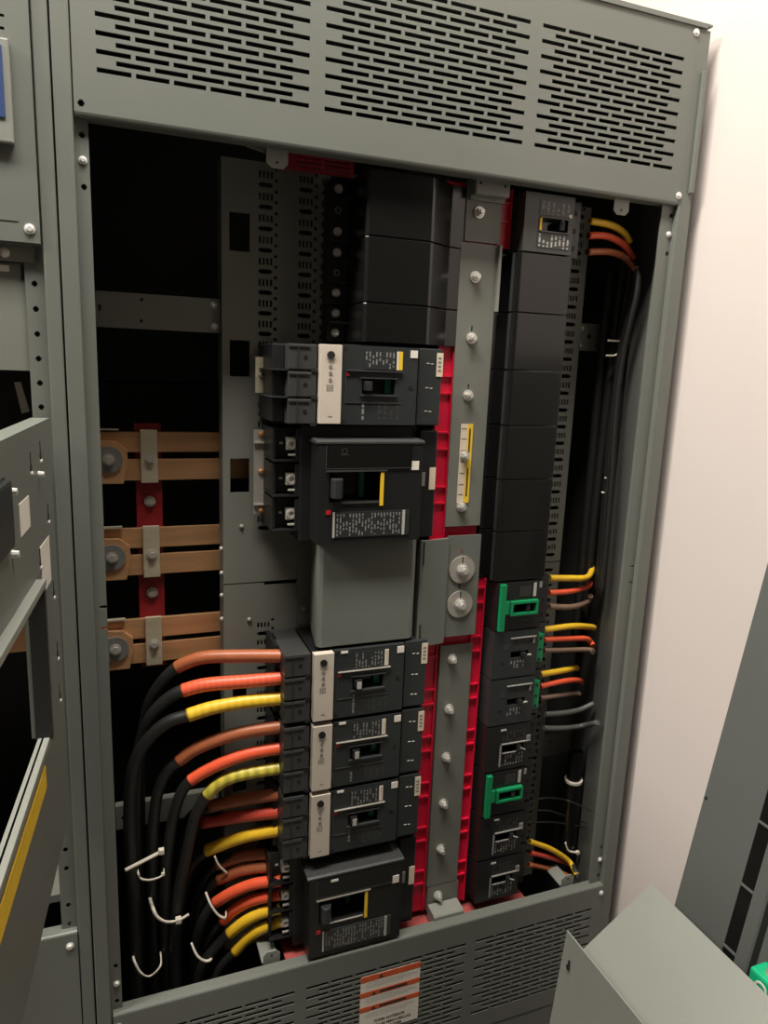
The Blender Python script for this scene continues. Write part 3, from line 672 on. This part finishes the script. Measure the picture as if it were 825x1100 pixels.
r_breaker(847.5, 'lowest black breaker on the right, just above the bottom cover', 'plain', 38)

# ------------------------------------------------------------------ cables and wires
# (taped points, radius, tape, label, path in panel millimetres)
CABLES = [
    (5, 9, 'tape_brown', 'brown-taped black power cable, topmost of the left cables',
     [(240,52,1265),(184,70,1264),(127,89,1261),(99,99,1251),(86,104,1243),(68,111,1224),(49,122,1189),(38,134,1142),(31,146,1078),(28,164,977),(27,183,860),(27,205,713),(28,227,557),(29,240,462)]),
    (4, 9.5, 'tape_orange_wound', 'orange-taped power cable just below the topmost brown one',
     [(240,52,1230),(184,66,1225),(125,81,1220),(93,90,1211),(71,97,1197),(49,104,1172),(37,111,1143),(29,118,1105),(25,128,1032),(23,141,942),(24,157,827),(24,172,705),(25,195,510)]),
    (4, 9.5, 'tape_yellow_wound', 'yellow-taped power cable bending widest to the left, third from the top',
     [(241,52,1196),(183,63,1193),(136,72,1186),(99,79,1175),(69,85,1165),(42,92,1139),(24,97,1108),(16,100,1072),(12,105,1024),(11,110,964),(13,118,859),(14,128,728),(14,140,570)]),
    (5, 9, 'tape_brown', 'brown-taped power cable into the middle cabled breaker',
     [(240,52,1149),(184,67,1141),(144,78,1129),(108,88,1112),(85,95,1093),(69,101,1076),(55,108,1041),(49,113,1002),(45,119,950),(43,132,841),(44,147,703),(46,165,533)]),
    (5, 9, 'tape_orange', 'orange-taped power cable into the middle cabled breaker',
     [(240,52,1113),(192,65,1105),(152,75,1091),(120,85,1073),(102,90,1060),(88,96,1037),(78,102,1002),(71,108,957),(65,115,900),(61,126,806),(63,140,685),(66,155,536)]),
    (5, 9, 'tape_yellow_green', 'yellow-green striped power cable into the middle cabled breaker',
     [(240,52,1079),(192,64,1072),(160,72,1064),(140,78,1051),(126,83,1034),(111,90,1004),(102,96,964),(93,102,911),(82,109,849),(76,119,755),(76,128,654),(80,138,549)]),
    (3, 9, 'tape_brown', 'brown-taped power cable into the lowest of the three grey breakers',
     [(241,58,1030),(196,85,1014),(135,120,990),(109,136,967),(94,152,927),(85,172,854),(79,204,718),(81,237,571),(87,270,411)]),
    (3, 9, 'tape_red', 'red-taped power cable into the lowest of the three grey breakers',
     [(241,58,997),(188,87,983),(124,123,960),(101,137,936),(90,149,896),(83,170,801),(86,198,664),(93,240,440)]),
    (4, 9, 'tape_yellow', 'yellow-taped power cable into the lowest of the three grey breakers',
     [(242,58,966),(195,83,949),(164,101,932),(129,120,909),(109,133,883),(97,142,846),(90,156,774),(92,177,662),(100,210,468)]),
    (3, 8, 'tape_brown', 'upper of the two brown cables into the bottom wide breaker',
     [(245,75,909),(189,104,897),(146,126,874),(125,142,834),(113,152,780),(107,168,684),(110,200,475)]),
    (3, 8, 'tape_brown', 'lower of the two brown cables into the bottom wide breaker',
     [(244,70,890),(188,98,876),(148,120,850),(130,132,819),(115,142,769),(109,160,672),(115,190,483)]),
    (4, 8.2, 'tape_orange', 'upper of the two orange cables into the bottom wide breaker',
     [(240,58,872),(201,77,862),(168,93,843),(140,109,817),(123,116,788),(112,125,743),(110,136,675),(115,160,514)]),
    (4, 8.2, 'tape_orange', 'lower of the two orange cables into the bottom wide breaker',
     [(240,58,847),(202,80,830),(174,98,806),(153,113,776),(137,123,747),(124,135,708),(118,154,637),(120,190,481)]),
    (4, 8.2, 'tape_yellow', 'upper of the two yellow cables into the bottom wide breaker',
     [(240,58,821),(209,71,809),(185,82,791),(161,95,763),(138,100,737),(120,106,708),(110,111,667),(101,125,555)]),
    (4, 8.2, 'tape_yellow', 'lower yellow cable into the bottom wide breaker, lowest of all left cables',
     [(242,58,797),(209,72,778),(189,82,757),(170,92,728),(151,100,704),(139,106,674),(130,116,620),(125,130,541)]),
    (4, 5, 'tape_yellow', 'yellow-ended wire leaving the top right grey breaker',
     [(727,62,1941),(772,67,1940),(802,71,1932),(818,73,1919),(830,79,1884),(833,89,1817),(835,98,1755),(842,110,1675),(842,104,1508),(842,99,1297)]),
    (4, 5, 'tape_orange', 'orange-ended wire leaving the top right grey breaker',
     [(727,62,1919),(767,66,1922),(805,71,1913),(829,75,1894),(831,69,1861),(831,77,1793),(831,86,1739),(831,88,1659),(831,83,1495),(831,78,1305)]),
    (4, 5, 'tape_brown', 'brown-ended wire leaving the top right grey breaker',
     [(728,62,1894),(778,68,1899),(812,72,1893),(820,51,1873),(820,45,1836),(820,55,1784),(820,64,1731),(820,67,1644),(820,59,1483),(820,56,1313)]),
    (5, 5, 'tape_yellow', 'yellow wire at the upper green-framed breaker, just under the fillers',
     [(710,62,1352),(758,70,1346),(801,80,1341),(835,110,1342),(842,122,1353)]),
    (4, 4.5, 'tape_orange', 'orange wire at the upper green-framed breaker',
     [(712,62,1325),(766,72,1321),(814,90,1320),(831,105,1322)]),
    (4, 4.5, 'tape_dull_brown', 'dull brown wire at the upper green-framed breaker',
     [(715,62,1300),(770,72,1291),(817,90,1291),(820,87,1303)]),
    (4, 5, 'tape_yellow', 'yellow wire at the upper green terminal strip',
     [(707,62,1257),(774,72,1254),(827,90,1241),(842,95,1236)]),
    (4, 4.5, 'tape_orange', 'orange wire at the upper green terminal strip',
     [(709,62,1239),(805,78,1225),(831,88,1212),(831,79,1207)]),
    (4, 4, 'tape_dull_brown', 'dull brown wire at the upper green terminal strip',
     [(711,62,1218),(770,72,1209),(820,75,1202),(820,64,1203)]),
    (4, 5, 'tape_yellow', 'short yellow wire at the lower green terminal strip',
     [(708,62,1173),(754,72,1169),(802,90,1162),(842,133,1138)]),
    (4, 4.5, 'tape_orange', 'short orange wire at the lower green terminal strip',
     [(710,62,1150),(769,72,1148),(815,90,1136),(831,101,1125)]),
    (4, 4, 'tape_dull_brown', 'short dull brown wire at the lower green terminal strip',
     [(712,62,1127),(759,72,1121),(811,90,1110),(820,91,1106)]),
    (99, 5, 'wire_grey', 'upper of the two grey wires below the green terminal strips',
     [(727,62,1093),(772,70,1085),(813,78,1081),(842,74,1092)]),
    (99, 5, 'wire_grey', 'lower of the two grey wires below the green terminal strips',
     [(726,62,1066),(775,70,1054),(823,78,1047),(831,44,1070)]),
    (99, 1.6, 'cable_black', 'topmost thin black wire beside the lower green-framed breaker',
     [(727,62,922),(765,74,909),(811,87,887),(820,59,892),(820,18,905)]),
    (99, 1.6, 'cable_black', 'middle thin black wire beside the lower green-framed breaker',
     [(728,62,898),(764,74,882),(802,86,858),(841,98,832),(842,59,850)]),
    (99, 1.6, 'cable_black', 'lowest thin black wire beside the lower green-framed breaker',
     [(722,62,874),(769,77,855),(806,88,837),(831,86,828),(831,45,853)]),
    (4, 4.5, 'tape_yellow', 'yellow wire curving down at the bottom right corner',
     [(717,62,835),(773,70,800),(820,72,761),(820,44,751),(820,33,719),(820,24,664)]),
    (3, 4.5, 'tape_red', 'red wire beneath the yellow one at the bottom right corner',
     [(721,62,810),(777,73,779),(826,82,748),(842,76,726),(842,67,686),(842,61,627)]),
    (3, 4.5, 'tape_brown', 'brown wire, lowest of the trio at the bottom right corner',
     [(718,62,786),(782,75,750),(831,73,721),(831,56,714),(831,48,641)]),
]
for nt, r, m, label, pts in CABLES:
    big = r > 7
    t = thing('power_cable' if big else 'wire', pts[-1], label, 'cable' if big else 'wire', 'taped power cables' if big else 'branch wires')
    if nt == 99: part('jacket', MB().tube(pts, r, 8), m, t)
    else:
        part('jacket', MB().tube(pts, r, 12 if big else 8), 'cable_black', t)
        tape = pts[:nt]
        part('phase_tape', MB().tube(tape, r + (.9 if big else .6), 14 if big else 10), m, t)
# black riser cables along the right side and the conduit
for i, (pts, r, lb) in enumerate([
    ([(838, 110, 1900), (836, 112, 1780), (836, 115, 1640), (836, 118, 1450), (838, 120, 1250)], 8, 'thick black riser cable tied beside the right cross bracket'),
    ([(822, 122, 1880), (822, 124, 1760), (824, 126, 1600), (826, 128, 1420), (828, 130, 1200)], 8, 'black riser cable behind the tied ones along the right wall'),
]):
    t = thing('riser_cable', pts[-1], lb, 'cable'); part('jacket', MB().tube(pts, r, 10), 'cable_black', t)
t = thing('conduit', (832, 98, 742), 'black conduit with a pale ring standing at the lower right', 'conduit')
part('pipe', MB().cyl((832, 98, 742), (0, 0, 1), 17, 180, 18), 'black_plastic', t)
part('collar', MB().cyl((832, 98, 922), (0, 0, 1), 14, 60, 18), 'black_plastic', t)
part('pale_ring', MB().ring((832, 98, 918), (0, 0, 1), 14, 17.6, 5), 'tie_white', t)
# cable ties: front run in view, closed behind the bundle
TIES = [
    ([(2, 92, 924), (30, 92, 934), (56, 92, 944)], 3.0, 'long stiff white cable tie slanting across the left cable bundle', True),
    ([(20, 122, 904), (23, 98, 902), (33, 96, 896), (46, 96, 895), (58, 98, 899), (62, 124, 902)], 1.8, 'thin white cable tie just under the slanting tie', True),
    ([(38, 126, 839), (42, 104, 835), (48, 98, 823), (62, 96, 812), (80, 96, 810), (97, 98, 815)], 3.2, 'broad white cable tie around the middle of the left bundle', True),
    ([(8, 132, 744), (11, 112, 740), (20, 104, 722), (34, 104, 711), (51, 108, 722), (53, 130, 728)], 2.4, 'grey-white cable tie lowest on the left bundle', False),
    ([(123, 90, 856), (130, 80, 838), (141, 80, 817), (153, 84, 805), (157, 100, 804)], 2.4, 'white cable tie binding the pairs of orange cables', False),
    ([(100, 100, 759), (108, 90, 741), (120, 90, 727), (131, 94, 724), (136, 112, 726)], 2.4, 'white cable tie below the orange and yellow cables', False),
    ([(139, 100, 911), (146, 100, 892), (160, 104, 871)], 2.0, 'white cable tie on the two brown cables of the bottom breaker', False),
    ([(806, 90, 1760), (830, 90, 1760), (846, 90, 1759)], 2.2, 'white cable tie pointing right beside the right cross bracket', True),
    ([(805, 90, 1735), (823, 90, 1736), (838, 90, 1744)], 2.2, 'white cable tie just under the right cross bracket', True),
    ([(824, 84, 1523), (843, 84, 1521)], 1.8, 'upper white cable tie halfway up the right wall', False),
    ([(820, 84, 1497), (842, 84, 1493)], 1.8, 'lower white cable tie halfway up the right wall', False),
    ([(812, 78, 800), (820, 76, 782), (842, 76, 772)], 2.4, 'white cable tie with a loose end around the conduit', True),
]
for pts, r, lb, head in TIES:
    t = thing('cable_tie', pts[0], lb, 'cable tie', 'cable ties')
    part('strap', MB().tube(pts, r, 6, flat=.6), 'tie_white', t)
    if head:
        x, y, z = pts[-1] if len(pts) < 6 else pts[4]
        h = r * 1.4
        part('tie_head', MB().box(x - h, x + h, y - h, y + h, z - h * .8, z + h * 1.1, h * .2), 'tie_white', t)

# ------------------------------------------------------------------ loose covers at the lower right
lp = thing('dead_front_panel', (650, -450, ZF), 'dark grey steel dead front leaning against the right wall, with black filler squares', 'panel')
sl = 0.165                                       # lean: x grows by 0.165 per unit of height
def lean(v): return Vector((844 + sl * (v[2] - 1456) + v[0], v[1], v[2]))
def lp_part(name, mb, m, parent=lp):
    for v in mb.bm.verts: v.co = lean(v.co)
    bmesh.ops.recalc_face_normals(mb.bm, faces=mb.bm.faces[:]); return part(name, mb, m, parent)
sh = lp_part('sheet', MB().box(0, 3, -342, -253, ZF + 2, 1735).box(0, 3, -640, -362, ZF + 2, 1735).box(0, 3, -362, -342, ZF + 2, 765).box(0, 3, -362, -342, 1492, 1735), 'grey_dark')
for i in range(8):
    z = 765 + i * 90.85
    lp_part('filler_square', MB().box(1, 4, -361.5, -342.5, z + 1.5, z + 89.5), 'black_plastic', sh)
    lp_part('filler_bar', MB().box(-.5, 2, -362, -342, z - 1.5, z + 1.5), 'grey_dark', sh)
lp_part('screw_hole', MB().cyl((-.3, -257, 1110), (-1, 0, 0), 2.6, .4, 12), 'void_black', sh)
lp_part('edge_return', MB().box(-14, 0, -392, -388, 560, 1500, .8), 'side_steel', sh)

bcv = thing('bent_cover', (560, -330, ZF), 'loose bent grey steel cover standing at the lower right corner', 'cover')
part('sloping_face', MB().prism([(715.9, 978.3), (714.8, 980), (569, 875.2), (570.2, 873.5)], -640, -246.5, 'y'), 'grey_light', bcv)
fl = part('side_flange', MB().prism([(573.6, 940.2), (575.6, 940.2), (561.8, 790.5), (480, ZF + 1), (478, ZF + 1), (559.8, 790.5)], -640, -246.5, 'y'), 'grey_light', bcv)
part('back_flange', MB().prism([(715.9, 978.3), (714.5, 978.3), (514, ZF + 1), (516, ZF + 1)], -638, -248, 'y'), 'grey_light', bcv)
part('slot_hole', MB().cyl((567.6, -264, 898), (-1, 0, .09), 3.8, .7, 12).box(567.6, 569, -265.4, -262.6, 898, 909), 'void_black', fl)

gb = thing('junction_box', (740, -440, 930), 'bright green plastic device hanging beside the leaning dead front', 'device')
part('housing', MB().box(722, 750, -505, -413, 942, 988, 4), 'green_box', gb)
part('round_mark', MB().ring((722, -432, 972), (-1, 0, 0), 6.5, 9, .8, 24), 'white_label', gb)
part('lead', MB().tube([(736, -440, 984), (738, -442, 1040), (748, -446, 1086), (756, -455, 1160)], 5, 8), 'wire_grey', gb)
part('lead', MB().tube([(734, -430, 984), (738, -432, 1012), (750, -440, 1058), (758, -450, 1124)], 4, 8), 'tin_plate', gb)
